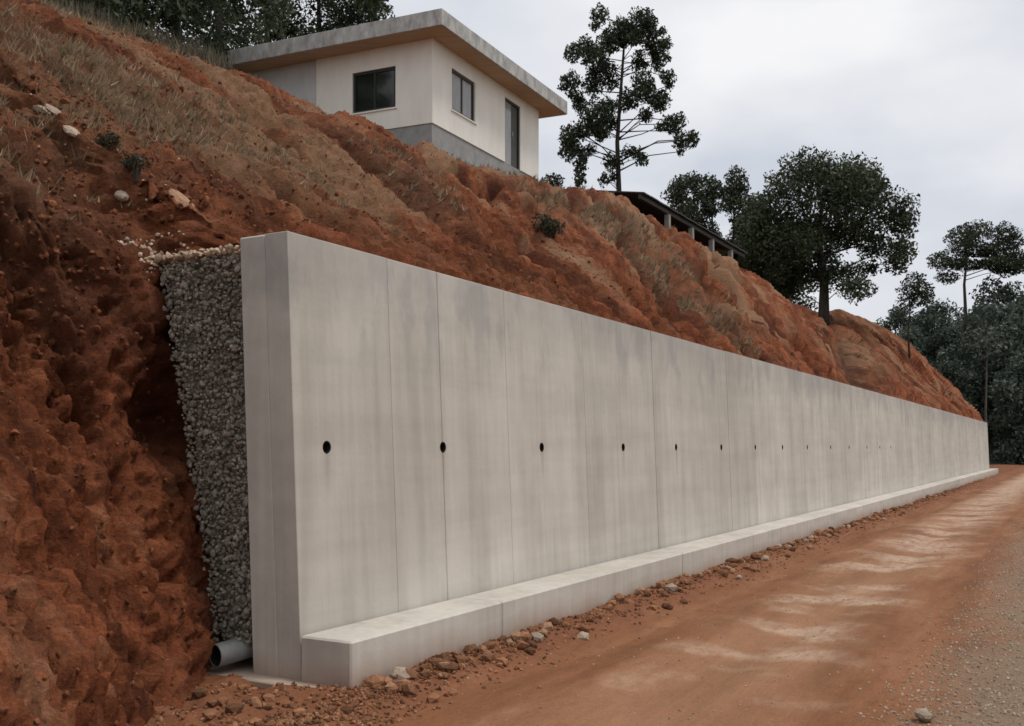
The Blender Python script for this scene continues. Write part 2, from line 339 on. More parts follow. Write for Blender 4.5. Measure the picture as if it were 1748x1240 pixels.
def smooth_interp(x, k, v, w):
    return sum(np.interp(x + o * w, k, v) for o in (-1, -.5, 0, .5, 1)) / 5
def build_hill():
    s = [np.arange(-14, -4, .2), np.arange(-4, 3, .03)]; x = 3.0; tail = []
    while x < 112: tail.append(x); x += .0031 * (x + 6.5)
    s = np.concatenate(s + [np.array(tail)]); ns = len(s)
    t0 = np.interp(s, KS, T0); t1 = np.interp(s, KS, T1); z1 = np.interp(s, KS, Z1)
    zc = smooth_interp(s, CK, CZ, 1.2); endf = np.clip((zc) / 10.0, 0, 1)
    z1 = np.where(s > 80, np.minimum(z1, np.maximum(zc * .33, -.3)), z1)
    nf, nu = 105, 185
    q = np.linspace(0, 1, nf)[None, :]
    Tf = t0[:, None] + (t1 - t0)[:, None] * q; Zf = -.25 + (z1 + .25)[:, None] * q ** np.where(s < -.2, 1.0, .95)[:, None]
    p = np.linspace(0, 1, nu + 1)[None, 1:]
    Tu = t1[:, None] + (10.3 - t1)[:, None] * p
    prof = p + .06 * np.sin(p * math.pi) - .02 * np.sin(p * 2 * math.pi)          # slightly bellied slope
    Zu = z1[:, None] + (zc - z1)[:, None] * prof
    e = np.array([.25, .55, .9, 1.4, 2, 3, 4.5, 6.5, 9, 12, 16, 22, 30, 40, 55, 75])[None, :]
    Tb = 10.3 + e + 0 * s[:, None]; Zb = zc[:, None] - .05 * np.minimum(e, 3) + np.where(e > 12, (e - 12) * .10, 0)
    T = np.hstack([Tf, Tu, Tb]); Z = np.hstack([Zf, Zu, Zb]); S = np.repeat(s[:, None], T.shape[1], 1)
    # smooth the profile's corners a little (not the toe)
    for _ in range(5):
        for A in (T, Z): A[:, 2:-2] = .25 * A[:, 1:-3] + .5 * A[:, 2:-2] + .25 * A[:, 3:-1]
    P = np.stack([S, T, Z], -1)
    du = np.gradient(P, axis=0); dv = np.gradient(P, axis=1); Nn = np.cross(du, dv)
    Nn /= np.linalg.norm(Nn, axis=-1, keepdims=True) + 1e-9
    far = np.clip((S - 2) / 18, 0, 1); near2 = np.clip((S - 1.5) / 2, 0, 1)
    # rills down the fall line, skewed a little; slots; clods; ledges
    kf = -.25 + 1.85 * np.clip((S - 4) / 18, 0, 1)
    ss = S - kf * (T - 4) + .35 * fbm(S * .5, T * .5, 3.1, 3)
    rill = 1 - np.abs(fbm(ss * .6, T * .10, 1.7, 3)) * 2.2; rill2 = fbm(ss * 2.4, T * .42, 8.2, 4)
    slot = np.clip(fbm(ss * 4.2, T * 1.1, 5.2, 4, .6) - .12, 0, 1); slot2 = np.clip(fbm(ss * (1.3 - .45 * far), T * .22, 6.6, 3, .5) - .06, 0, 1)
    ledge = fbm(ss * .8, T * .9 + Z * .9, 4.4, 4, .6)
    lump = fbm(S * 1.8, T * 1.8, Z * 1.8, 4, .6); clod = fbm(S * 6.5, T * 6.5, Z * 6.5, 3, .65); grit = fbm(S * 20, T * 20, Z * 20, 2)
    g1 = fbm(ss * 1.9, T * .45 + .3 * Z, 11.2, 4, .55); g2 = fbm(ss * (.9 - .2 * far), T * .20, 14.7, 3, .5)
    gm = np.clip(fbm(S * .7, T * .7, 2.9, 2) * 1.6 + .55, 0, 1)
    gul = np.exp(-(g1 / .085) ** 2) * gm; gul2 = np.exp(-(g2 / .09) ** 2)
    lod = np.clip(1 - (S - 8) / 18, 0, 1); lod2 = np.clip(1 - (S - 20) / 40, .15, 1)
    slot *= lod; clod = clod * np.clip(1 - (S - 14) / 26, .1, 1); grit = grit * lod; lump *= lod2
    g1 = np.where(S > 30, 1.0, g1); rill2 = rill2 * lod + (1 - lod) * fbm(ss * 1.5, T * .28, 8.2, 2)
    gul = gul * lod
    amp = np.clip((T - t1[:, None]) / .8, 0, 1); crest_f = 1 - .8 * np.clip((T - 8.3) / 1.4, 0, 1)
    d = amp * (crest_f * ((.05 + .26 * far) * rill + (.12 + .12 * far) * rill2 + (.14 - .09 * far) * ledge - (.16 + .30 * near2) * slot - (.08 + .22 * near2 + .95 * far) * slot2))
    bank = np.clip((-.15 - S) / .5, 0, 1) * (1 - amp); up = amp * crest_f
    d -= (bank * .9 + up * (1 - .5 * far)) * .17 * gul + up * (.12 + .62 * far) * gul2 + bank * .85 * slot
    d += (.08 - .03 * far) * crest_f * lump + (.095 - .02 * far) * (.55 - 1.5 * np.abs(clod)) * np.clip(1 - (S - 14) / 26, .15, 1) * (.35 + .65 * crest_f) + .036 * grit
    pock = np.clip(fbm(S * 5.2 + 9, T * 5.2, Z * 6.5, 4, .62) - .15, 0, 1)                  # pockets where lumps fell out
    d -= .34 * pock * np.clip(1 - (S - 4) / 14, .08, 1)
    fade = np.clip((S - 6) / 10, 0, 1)
    d += fade * amp * (.13 * fbm(ss * 2.1, T * .7, 21.3, 2) + .10 * fbm(S * 1.7, T * 2.4, 25.1, 2) - .16 * np.clip(fbm(ss * 2.6, T * 1.0, 31.7, 2) - .15, 0, 1)) + .05 * fade * fbm(S * 3.4, T * 4.5, 35.2, 2) * np.clip(1 - (S - 30) / 30, .2, 1)
    face = np.clip(1 - amp, 0, 1) * (S < .3)
    d += face * (.18 * fbm(S * 1.1 + 2, T * 1.1, Z * .9, 3) + .10 * fbm(S * 2.6 + 4, T * 2.6, Z * 2.2, 3, .6) + .06 * fbm(S * 10, T * 10, Z * 12, 3, .65))
    # a drain channel that runs obliquely down from the big tree
    lt = .9 + (S - 28) / 36.0 * 9.4; dist = (T - lt) * .97
    ch = np.exp(-(dist / .55) ** 2) * ((S > 22) & (S < 66))
    d -= .75 * ch * np.clip((T - .9) / .8, 0, 1)
    # keep out of the wall and the gravel column
    clear = np.clip((T - .78) / .5, .0, 1); nearw = (S > -.15)
    d = np.where(nearw & (T < 2.2), np.where(S > .4, np.where(T < 1.3, np.minimum(d, .10), d) * clear, np.minimum(d, .02)), d)
    d *= np.clip((Z + .3) / .5, .2, 1)
    d *= np.where(T > 10.9, .35, 1)
    P2 = P + Nn * d[..., None]
    # the undercut hollow beside the gravel
    hol = np.exp(-(((S + .02) / .30) ** 2 + ((Z - 1.98) / .30) ** 2)) * (T < 2.2) * (S < .45)
    P2 -= Nn * (hol * .60)[..., None]
    dry = np.zeros_like(S)
    for (a, b, ra, rb, w) in [(1.5, 4.3, 1.3, 1.6, 1), (5.1, 9.5, 2.2, 1.3, .8), (3.4, 4.8, 1.2, 1.0, .8), (4, 3.8, 1.2, .8, .7), (-.6, 2.6, .7, .8, .5),
                              (19.5, 7, 2.0, 2.5, .7), (22, 6.2, 2.0, 2.2, .8), (17.6, 3.7, 1.0, 2.2, .9), (50, 5, 5, 2, .8), (36, 9.3, 5, .7, .6), (8.5, 5.2, 1.0, 1.6, .4), (0, 5.6, 2, 1.2, .8), (76, 9, 8, 1.5, .7)]:
        dry = np.maximum(dry, w * np.exp(-(((S - a - .3 * (T - b)) / ra) ** 2 + ((T - b) / rb) ** 2)))
    dry = np.clip(dry * (1.0 + .9 * fbm(ss * 1.3, T * .5, 2.2, 3)), 0, 1)
    dry = np.maximum(dry, np.clip((T - 10.0) / .6, 0, 1) * .7)
    channel_tone = np.clip(ch * .9, 0, 1) * (T > .9)  # darker brown tone laid along the channel line
    nt_ = T.shape[1]; idx = np.arange(ns * nt_).reshape(ns, nt_)
    F = np.stack([idx[:-1, :-1], idx[1:, :-1], idx[1:, 1:], idx[:-1, 1:]], -1).reshape(-1, 4)
    o = np_mesh('hillside', P2.reshape(-1, 3), F, M['soil'], smooth=True)
    for nm, a in (('dry', dry), ('channel_tone', channel_tone)):
        at = o.data.attributes.new(nm, 'FLOAT', 'POINT'); at.data.foreach_set('value', a.astype(np.float32).ravel())
    at = o.data.attributes.new('flow', 'FLOAT_VECTOR', 'POINT'); at.data.foreach_set('vector', np.stack([ss, T, Z], -1).astype(np.float32).ravel())
    o.matrix_world = W_MAT; tag(o, 'red earth hillside cut above the concrete wall', kind='structure')
    return o, P2, Nn, S, T, Z, dry
hill, HP, HN, HS, HT, HZ, HDRY = build_hill()
def hill_at(s, t):
    """displaced surface point nearest to (s, t) on the upper slope, in the wall frame"""
    i = int(np.argmin(np.abs(HS[:, 0] - s))); j = 105 + int(np.argmin(np.abs(HP[i, 105:, 1] - t)))
    return Vector(HP[i, j]), Vector(HN[i, j])
def face_at(s, z):
    i = int(np.argmin(np.abs(HS[:, 0] - s))); j = int(np.argmin(np.abs(HP[i, :290, 2] - z)))
    return Vector(HP[i, j]), Vector(HN[i, j])

# ------------------------------------------------------------------ ground sheet
def build_ground():
    def grow(a, b, step, g):
        r = [a]; st = step
        while r[-1] < b: st *= g; r.append(r[-1] + st)
        return np.array(r[1:])
    s = np.concatenate([(-4 - grow(0, 500, .06, 1.12))[::-1], np.arange(-4, 9, .05), 9 - .05 + grow(0, 900, .05, 1.02)])
    t = np.concatenate([(-7 - grow(0, 700, .05, 1.12))[::-1], np.arange(-7, 1.2, .045), 1.2 + grow(0, 500, .05, 1.25)])
    S, T = np.meshgrid(s, t, indexing='ij')
    z = .045 * fbm(S * .25, T * .7, 0.3, 3) + .022 * fbm(S * .9, T * 2.2, 2.3, 4)
    tr = -.045 * np.exp(-((T + 2.45 + .2 * fbm(S * .2, 0, 5.5, 2)) / .35) ** 2) - .03 * np.exp(-((T + 1.25) / .3) ** 2)
    rub = np.exp(-((T + .72) / .26) ** 2) * np.clip((S + .1) / .8, .15, 1)
    z = z + tr + rub * (.05 + .05 * fbm(S * 4, T * 4, 1.1, 3)) + np.clip((S - .2) / .9, 0, 1) * np.exp(-((T + .46) / .16) ** 2) * (.035 + .05 * fbm(S * 2.2, T * 2, 6.1, 3))
    corner = np.exp(-(((S + .7) / .9) ** 2 + ((T + .1) / .8) ** 2))
    z += corner * (.02 + .10 * fbm(S * 4.5, T * 4.5, 7.1, 3))
    z += .012 * fbm(S * 9, T * 9, 3.3, 2) * np.exp(-((S - 2) / 14) ** 2)
    w = np.exp(-np.maximum(np.abs(S - 30) - 75, 0) / 15) * np.exp(-np.maximum(np.abs(T + 2) - 9, 0) / 8)
    under = (T > -.45) & (S > -.02)
    z = np.where(under, np.minimum(z, .02), z * w) - .015
    z = np.where((S > -.19) & (T > -.2) & (T < 1.1), np.minimum(z, .012 + .03 * np.clip(fbm(S * 6, T * 6, 3.9, 2), 0, 1)), z)
    idx = np.arange(S.size).reshape(S.shape)
    F = np.stack([idx[:-1, :-1], idx[1:, :-1], idx[1:, 1:], idx[:-1, 1:]], -1).reshape(-1, 4)
    o = np_mesh('ground', np.stack([S, T, z], -1).reshape(-1, 3), F, M['ground'], smooth=True)
    o.matrix_world = W_MAT; tag(o, 'red dirt road with grey gravel shoulder', kind='structure')
    return s, t, z
GS, GT, GZ = build_ground()
def ground_z(s, t): return float(GZ[int(np.argmin(np.abs(GS - s))), int(np.argmin(np.abs(GT - t)))])

# ------------------------------------------------------------------ retaining wall
H_W, LEN, THK, LEAN, FOOT_H, FOOT_W = 3.26, 64.3, .47, .14 / 2.9, .358, .467
def lean(v): return Vector((v[0], v[1] + max(v[2] - FOOT_H, 0) * LEAN, v[2]))
def build_wall():
    root = empty('retaining_wall', W_LOC, A_W)
    tag(root, 'long pale grey cast concrete retaining wall with a row of weep holes', 'wall')
    PD = .215
    core = box('stem_core', 0, LEN, PD + .0015, THK, -.1, H_W, M['conc'], root, .012, lean)
    joints = [0, 1.19, 1.93, 3.11, 4.9, 7.04, 8.49]
    while joints[-1] < LEN - 2.2: joints.append(joints[-1] + random.choice((1.2, 1.5, 1.8, 2.4)))
    joints.append(LEN)
    holes = HOLES
    hz = 1.70; R = .050
    def cutter(hs):
        bm = bmesh.new(); n = 20
        y = (hz - FOOT_H) * LEAN
        tube_bm(bm, [(hs, y - .1, hz), (hs, y + PD - .02, hz)], [R, R], n)
        bmesh.ops.recalc_face_normals(bm, faces=bm.faces)
        return bm_obj('cutter', bm, M['conc'])
    for k, (a, b) in enumerate(zip(joints, joints[1:])):
        w_ = .003 if k < 4 else .0015; g = w_ if k else 0.0; h = w_ if b < LEN else 0.0
        proud = random.uniform(-.004, .004)
        bm = bmesh.new(); zt = H_W + random.uniform(-.004, .003)
        box_bm(bm, a + g, b - h, proud, PD, -.1, zt, (.005 if k < 4 else .003) if k else .004)
        for v in bm.verts: v.co = lean(v.co)
        bmesh.ops.recalc_face_normals(bm, faces=bm.faces)
        o = bm_obj('panel', bm, M['conc'], root)
        mine = [x for x in holes if a - R - .01 < x < b + R + .01]
        if mine:
            cs = [cutter(x) for x in mine]
            for c in cs:
                md = o.modifiers.new('b', 'BOOLEAN'); md.operation = 'DIFFERENCE'; md.object = c; md.solver = 'EXACT'
            o.parent = None; bpy.context.view_layer.update()
            dg = bpy.context.evaluated_depsgraph_get()
            me = bpy.data.meshes.new_from_object(o.evaluated_get(dg)); o.modifiers.clear(); old = o.data; o.data = me
            bpy.data.meshes.remove(old); me.name = 'panel'; o.parent = root
            for c in cs: bpy.data.objects.remove(c)
    for x in holes:                                       # black sleeve lining each weep hole, a lip just proud of the face
        bm = bmesh.new(); n = 18; y = (hz - FOOT_H) * LEAN
        ri, ro = R - .008, R - .001
        prof = [(ro, y + PD - .03), (ro, y + .012), (ri, y + .012), (ri, y + PD - .05)]
        rings = [[bm.verts.new((x + r * math.cos(q), yy, hz + r * math.sin(q))) for q in (2*math.pi*i/n for i in range(n))] for r, yy in prof]
        for p, q in zip(rings, rings[1:]):
            for i in range(n): bm.faces.new((p[i], p[(i+1) % n], q[(i+1) % n], q[i]))
        bm.faces.new(rings[-1]); bmesh.ops.recalc_face_normals(bm, faces=bm.faces)
        bm_obj('weep_hole', bm, M['weep'], root, False)
    # toe of the footing, cast in lengths
    cuts = [-.025, 2.05, 6.6, 11.4, 17, 23, 29, 35, 41, 47, 53, 59, LEN + .5]
    for a, b in zip(cuts, cuts[1:]):
        box('footing', a + (.003 if a > 0 else 0), b - .003, -FOOT_W + random.uniform(-.003, .003), -.008, -.15, FOOT_H + random.uniform(-.003, .003), M['conc'], root, .014)
    box('blinding_slab', -.16, 1.2, -.30, 1.05, -.12, .035, M['conc'], root, .01)
    return root
wall = build_wall()

# ------------------------------------------------------------------ stones
def rock_mesh(name, mat, seed, sub=1, flat=1.0, rough=.35):
    r = random.Random(seed); bm = bmesh.new(); bmesh.ops.create_icosphere(bm, subdivisions=sub, radius=1)
    ph = [Vector((r.gauss(0,1), r.gauss(0,1), r.gauss(0,1))).normalized() for _ in range(7)]; cut = [r.uniform(.55, .95) for _ in ph]
    for v in bm.verts:
        d = v.co.normalized(); k = 1 + r.uniform(-rough, rough) * .4
        for n, c in zip(ph, cut):
            q = d.dot(n)
            if q * k > c: k = min(k, c / q)
        v.co = d * k; v.co.z *= flat
    me = bpy.data.meshes.new(name); bm.to_mesh(me); bm.free(); me.materials.append(mat); return me
def rock_arrays(n, seed):
    out = []
    for i in range(n):
        me = rock_mesh('tmp', M['clod'], seed + i, 1 if i < 0 else 1)
        v = np.array([x.co[:] for x in me.vertices]); f = np.array([p.vertices[:] for p in me.polygons]); out.append((v, f)); bpy.data.meshes.remove(me)
    return out
def ico_arrays(n, seed):
    out = []; g = np.random.default_rng(seed); bm = bmesh.new(); bmesh.ops.create_icosphere(bm, subdivisions=1, radius=1)
    bm.verts.ensure_lookup_table(); V = np.array([v.co[:] for v in bm.verts]); F = np.array([[v.index for v in f.verts] for f in bm.faces]); bm.free()
    for i in range(n): out.append((V * (1 + g.uniform(-.32, .25, (len(V), 1))) * g.uniform(.75, 1.15, (1, 3)), F))
    return out
ROCKA = ico_arrays(10, 50)
def rand_rots(n, g):
    q = g.normal(size=(n, 4)); q /= np.linalg.norm(q, axis=1, keepdims=True); w, x, y, z = q.T
    return np.stack([np.stack([1-2*(y*y+z*z), 2*(x*y-z*w), 2*(x*z+y*w)], -1), np.stack([2*(x*y+z*w), 1-2*(x*x+z*z), 2*(y*z-x*w)], -1),
                     np.stack([2*(x*z-y*w), 2*(y*z+x*w), 1-2*(x*x+y*y)], -1)], 1)
def scatter(name, pts, sizes, mat, parent=None, seed=1, flat=1.0):
    g = np.random.default_rng(seed); pts = np.asarray(pts, float); n = len(pts); R = rand_rots(n, g); Vs, Fs, off = [], [], 0
    kind = g.integers(0, len(ROCKA), n)
    for k, (v, f) in enumerate(ROCKA):
        sel = np.where(kind == k)[0]
        if not len(sel): continue
        P = np.einsum('nij,vj->nvi', R[sel], v) * np.asarray(sizes)[sel][:, None, None]; P[..., 2] *= flat; P += pts[sel][:, None, :]
        Vs.append(P.reshape(-1, 3)); Fs.append((f[None] + (np.arange(len(sel)) * len(v))[:, None, None] + off).reshape(-1, 3)); off += len(sel) * len(v)
    o = np_mesh(name, np.vstack(Vs), np.vstack(Fs), mat, False, parent); o['kind'] = 'stuff'; return o

# gravel drain behind the wall: the near end shows as a face of crushed stone
def gravel_edge(z): return float(np.interp(z, [.2, 1.09, 2.0, 2.6, 3.2], [.85, 1.05, 1.24, 1.38, 1.50]))
def build_gravel():
    root = empty('gravel_backfill', W_LOC, A_W)
    tag(root, 'column of grey crushed stone packed between the concrete wall end and red soil', 'gravel')
    def back(z): return THK + .012 + max(z - FOOT_H, 0) * LEAN
    zs = np.linspace(.26, 3.13, 30); V = []; F = []
    for z in zs:
        a, b = back(z), gravel_edge(z) - .02
        V += [(.075 + .01 * math.sin(z * 9), a, z), (.085 + .01 * math.cos(z * 7), b, z), (.62, b, z), (.62, a, z)]
    for i in range(len(zs) - 1):
        for k in range(4): F.append((i*4+k, i*4+(k+1) % 4, i*4+4+(k+1) % 4, i*4+4+k))
    F.append((0, 3, 2, 1)); n = len(zs) - 1; F.append((n*4, n*4+1, n*4+2, n*4+3))
    mesh_obj('packed_core', V, F, M['stones'], root)
    items = []; z = .25; row = 0; g = random.Random(5)
    while z < 3.15:
        t = back(z) + .02 + (row % 2) * .02
        while t < gravel_edge(z) + .015:
            sz = g.uniform(.011, .023) if g.random() < .9 else g.uniform(.023, .034)
            items.append((sz, (.045 + g.uniform(-.03, .02), t + g.uniform(-.012, .012), z + g.uniform(-.012, .012)))); t += .031
        z += .0265; row += 1
    items.sort(key=lambda i: -i[0]); meshes = []
    for k in range(8):
        v, f = ROCKA[k]; me = bpy.data.meshes.new('stone'); me.from_pydata([tuple(x) for x in v], [], [tuple(x) for x in f]); me.materials.append(M['stone']); meshes.append(me)
    for sz, p in items[:300]:
        o = bpy.data.objects.new('stone', g.choice(meshes)); COL.objects.link(o); o.parent = root; o.location = p
        o.rotation_euler = (g.uniform(0, 6), g.uniform(0, 6), g.uniform(0, 6)); o.scale = (sz * 1.15, sz, sz)
    scatter('small_stones', [p for _, p in items[300:]], [s for s, _ in items[300:]], M['stones'], root, 3)
    # pale dusty stones on top of the column, spilling over its lip
    pts, sizes = [], []
    for _ in range(1100):
        t = g.uniform(.60, 1.95); s_ = g.uniform(-.01, .5) - .10 * max(t - 1.45, 0); pts.append((s_, t, 3.185 + g.uniform(-.015, .02) + .10 * max(t - 1.5, 0))); sizes.append(g.uniform(.012, .034))
    scatter('dusty_top_stones', pts, sizes, M['paledust'], root, 4)
build_gravel()

# drain pipe
def build_pipe():
    o = empty('drain_pipe', W(-.15, .70, .165), A_W - .20)
    tag(o, 'short grey plastic drain pipe poking out at the foot of the gravel', 'pipe')
    n = 28; ro, ri = .088, .073; up = .10
    bm = bmesh.new(); prof = [(ro, .46), (ro, .004), (ro - .004, 0), (ri + .003, 0), (ri, .004), (ri, .42)]
    rings = [[bm.verts.new((x, r * math.cos(q), r * math.sin(q) + x * up)) for q in (2*math.pi*i/n for i in range(n))] for r, x in prof]
    for p, q in zip(rings, rings[1:]):
        for i in range(n): bm.faces.new((p[i], q[i], q[(i+1) % n], p[(i+1) % n]))
    bm.faces.new(rings[-1]); bmesh.ops.recalc_face_normals(bm, faces=bm.faces)
    tb = bm_obj('tube', bm, M['pvc'], o, True); tb.data.materials.append(M['weep'])  # bore coloured near-black, its inner shade painted on
    for f_ in tb.data.polygons:
        if sum((tb.data.vertices[i].co.x > .03) for i in f_.vertices) and all(math.hypot(tb.data.vertices[i].co.y, tb.data.vertices[i].co.z - tb.data.vertices[i].co.x * up) < ri + .001 for i in f_.vertices): f_.material_index = 1
build_pipe()

# ------------------------------------------------------------------ house
def build_house():
    dR = Vector((.462, .887)).normalized(); dL = Vector((-.9157, .4018)).normalized(); C0 = Vector((-2.216, 27.7))
    root = empty('house', (C0.x, C0.y, 9.4))
    tag(root, 'small cream house with flat grey roof slab on the crest of the hill', 'house')
    def f(v): p = dR * v[0] + dL * v[1]; return Vector((p.x, p.y, v[2] - 9.4))       # (along front, along side, z)
    FL, SD, ZF, ZT = 6.75, 8.1, 10.74, 13.09
    def wall_part(name, mat, axis, length, z0, z1, off, thick, openings, start=0.0):
        """a slab with real openings; axis 'x' runs along the front, 'y' along the side"""
        xs = sorted({start, length, *[o[0] for o in openings], *[o[1] for o in openings]}); zs = sorted({z0, z1, *[o[2] for o in openings], *[o[3] for o in openings]})
        solid = lambda i, j: 0 <= i < len(xs)-1 and 0 <= j < len(zs)-1 and not any(o[0] <= (xs[i]+xs[i+1])/2 <= o[1] and o[2] <= (zs[j]+zs[j+1])/2 <= o[3] for o in openings)
        bm = bmesh.new(); cache = {}
        def v(a, d, z):
            k = (round(a, 4), round(d, 4), round(z, 4))
            if k not in cache: cache[k] = bm.verts.new(f((a, d, z) if axis == 'x' else (d, a, z)))
            return cache[k]
        d0, d1 = off, off + thick
        for i in range(len(xs)-1):
            for j in range(len(zs)-1):
                if not solid(i, j): continue
                a, b, c, e = xs[i], xs[i+1], zs[j], zs[j+1]
                bm.faces.new((v(a,d0,c), v(b,d0,c), v(b,d0,e), v(a,d0,e))); bm.faces.new((v(a,d1,c), v(a,d1,e), v(b,d1,e), v(b,d1,c)))
                if not solid(i-1, j): bm.faces.new((v(a,d0,c), v(a,d0,e), v(a,d1,e), v(a,d1,c)))
                if not solid(i+1, j): bm.faces.new((v(b,d0,c), v(b,d1,c), v(b,d1,e), v(b,d0,e)))
                if not solid(i, j-1): bm.faces.new((v(a,d0,c), v(a,d1,c), v(b,d1,c), v(b,d0,c)))
                if not solid(i, j+1): bm.faces.new((v(a,d0,e), v(b,d0,e), v(b,d1,e), v(a,d1,e)))
        bmesh.ops.recalc_face_normals(bm, faces=bm.faces); return bm_obj(name, bm, mat, root)
    def b3(name, x0, x1, y0, y1, z0, z1, mat, parent=None, bev=0.0): return box(name, x0, x1, y0, y1, z0, z1, mat, parent or root, bev, f)
    win_f = (1.05, 2.42, 11.42, 12.62); door = (4.32, 5.38, ZF, 12.80); win_s = (1.18, 2.62, 11.33, 12.50)
    wall_part('wall', M['white'], 'x', FL, ZF + .002, ZT, 0, .2, [win_f, door])
    wall_part('wall', M['white'], 'y', 3.86, ZF + .002, ZT, 0, .2, [win_s], .202)
    wall_part('wall', M['greyrender'], 'y', SD, ZF - .9, ZT, .05, .2, [], 3.864)
    wall_part('wall', M['white'], 'y', SD, ZF, ZT, FL - .2, .2, [], .202)
    wall_part('wall', M['white'], 'x', FL - .202, ZF, ZT, SD, .2, [], .252)
    b3('floor', .202, FL - .202, .202, SD - .01, ZF - .1, ZF + .01, M['plinth'])
    b3('plinth', .03, FL - .03, .03, SD, 8.7, ZF, M['plinth'])
    # roof: slab, fascia boards and orange-brown soffit
    ov = .70
    b3('roof_slab', -ov + .05, FL + ov - .05, -ov + .05, SD + ov - .05, ZT + .03, ZT + .40, M['fascia'])
    b3('soffit', -ov + .02, FL + ov - .02, -ov + .02, SD + ov - .02, ZT, ZT + .028, M['soffit'])
    b3('fascia', -ov, FL + ov, -ov - .03, -ov + .02, ZT - .015, ZT + .42, M['fascia'], None, .008)
    b3('fascia', -ov - .03, -ov + .019, -ov - .03, SD + ov, ZT - .017, ZT + .423, M['fascia'], None, .008)
    b3('fascia', FL + ov - .019, FL + ov + .03, -ov + .021, SD + ov, ZT - .015, ZT + .42, M['fascia'], None, .008)
    b3('fascia', -ov, FL + ov, SD + ov + .001, SD + ov + .04, ZT - .015, ZT + .42, M['fascia'], None, .008)
    b3('roof_vent', -.28, -.10, -.34, -.18, ZT + .40, ZT + .58, M['fascia'], None, .02)
    def window(axis, o, leaves, glassmat):
        a, b, c, e = o; w = empty('window', f((0, 0, 9.4)), 0); w.parent = root
        def q(name, p0, p1, d0, d1, z0, z1, m): return b3(name, *( (p0, p1, d0, d1) if axis == 'x' else (d0, d1, p0, p1)), z0, z1, m, w)
        fw = .075
        q('frame', a + .002, b - .002, .05, .12, e - fw, e - .002, M['frame']); q('frame', a + .002, b - .002, .05, .12, c + .002, c + fw, M['frame'])
        q('frame', a + .002, a + fw, .05, .12, c + fw + .001, e - fw - .001, M['frame']); q('frame', b - fw, b - .002, .05, .12, c + fw + .001, e - fw - .001, M['frame'])
        xs = np.linspace(a + fw, b - fw, leaves + 1)
        for k in range(leaves):
            q('pane', xs[k] + .024, xs[k+1] - .024, .082, .090, c + fw + .001, e - fw - .001, glassmat)
            if k: q('mullion', xs[k] - .028, xs[k] + .028, .056, .114, c + fw + .001, e - fw - .001, M['frame'])
        q('sill', a - .05, b + .05, -.04, .048, c - .045, c - .003, M['white'])
    window('x', win_f, 2, M['paleglass']); window('y', win_s, 2, M['glass'])
    d = empty('door', (0, 0, 0)); d.parent = root
    a, b, c, e = door
    b3('frame', a + .002, a + .07, .03, .14, c, e - .072, M['frame'], d); b3('frame', b - .07, b - .002, .03, .14, c, e - .072, M['frame'], d); b3('frame', a + .002, b - .002, .03, .14, e - .07, e - .002, M['frame'], d)
    m_ = (a + b) / 2
    b3('leaf', a + .072, m_ - .004, .06, .11, c + .015, e - .074, M['paleglass'], d, .006); b3('leaf', m_ + .004, b - .072, .075, .12, c + .015, e - .074, M['door'], d, .006)
    b3('handle', m_ + .05, m_ + .08, .03, .074, c + .98, c + 1.12, M['iron'], d)
    return root
build_house()

# ------------------------------------------------------------------ open shed on the crest
def build_shed():
    root = empty('open_shed', W(36, 11, 10.3), A_W)
    tag(root, 'low open shed with dark sheet roof and pale posts along the hill crest', 'shed')
    zr = 11.85 - 10.3; x0, x1 = -4.2, 10.2
    for k in range(18):                                   # overlapping roof sheets
        a = x0 + (x1 - x0) * k / 18; b = x0 + (x1 - x0) * (k + 1) / 18 + .04; dz = .012 * (k % 2)
        bm = bmesh.new(); box_bm(bm, a, b, -.75, 4.0, 0, .05)
        for v in bm.verts: v.co.z += zr + .02 + dz + .16 * (v.co.y + .75)
        bm_obj('roof_sheet', bm, M['shedroof'], root)
    box('fascia_beam', x0 + .05, x1 - .05, -.60, -.48, zr - .16, zr + .02, M['shedroof'], root)
    for k, s in enumerate((-1.0, 2.0, 4.9, 7.9)):
        box('post', s - .11, s + .11, -.64, -.42, -.6, zr - .162, M['post'], root, .015)
    for s in (-6.5, -1.0, 4.9, 9.6): box('rear_post', s - .08, s + .08, 3.4, 3.56, -.6, zr + .6, M['shedwall'], root)
    box('back_wall', x0 + .2, x1 - .2, 3.6, 3.7, -.6, zr + .68, M['shedwall'], root)
    box('side_wall', x1 - .28, x1 - .2, -.3, 3.59, -.6, zr + .02, M['shedwall'], root)
build_shed()

# ------------------------------------------------------------------ trees
def leaf_mesh(clumps, n_per_area, size, mat, seed, droop=.3, hollow=.35):
    """leaves spread through clumps (x, y, z, rx, ry, rz); diamond leaves of uneven size"""
    g = np.random.default_rng(seed); C = []; 
    for (x, y, z, rx, ry, rz) in clumps:
        n = max(6, int(n_per_area * (rx * rz + ry * rz + rx * ry) * 4.2))
        d = g.normal(size=(n, 3)); d /= np.linalg.norm(d, axis=1, keepdims=True)
        r = (hollow + (1.08 - hollow) * g.random(n) ** .55)[:, None]; r *= 1 + .22 * np.sin(d[:, :1] * 5 + x) * np.cos(d[:, 2:] * 4 + y)
        C.append(np.array([x, y, z]) + d * r * np.array([rx, ry, rz]))
    C = np.vstack(C); n = len(C)
    a = g.normal(size=(n, 3)); a[:, 2] -= droop; a /= np.linalg.norm(a, axis=1, keepdims=True)
    b = np.cross(a, g.normal(size=(n, 3))); b /= np.linalg.norm(b, axis=1, keepdims=True)
    L = size * g.uniform(.6, 1.4, (n, 1)); Wd = L * g.uniform(.38, .62, (n, 1))
    V = np.stack([C - a * L * .5, C + b * Wd * .5, C + a * L * .5, C - b * Wd * .5], 1).reshape(-1, 3)
    F = np.arange(n * 4).reshape(n, 4); return V, F
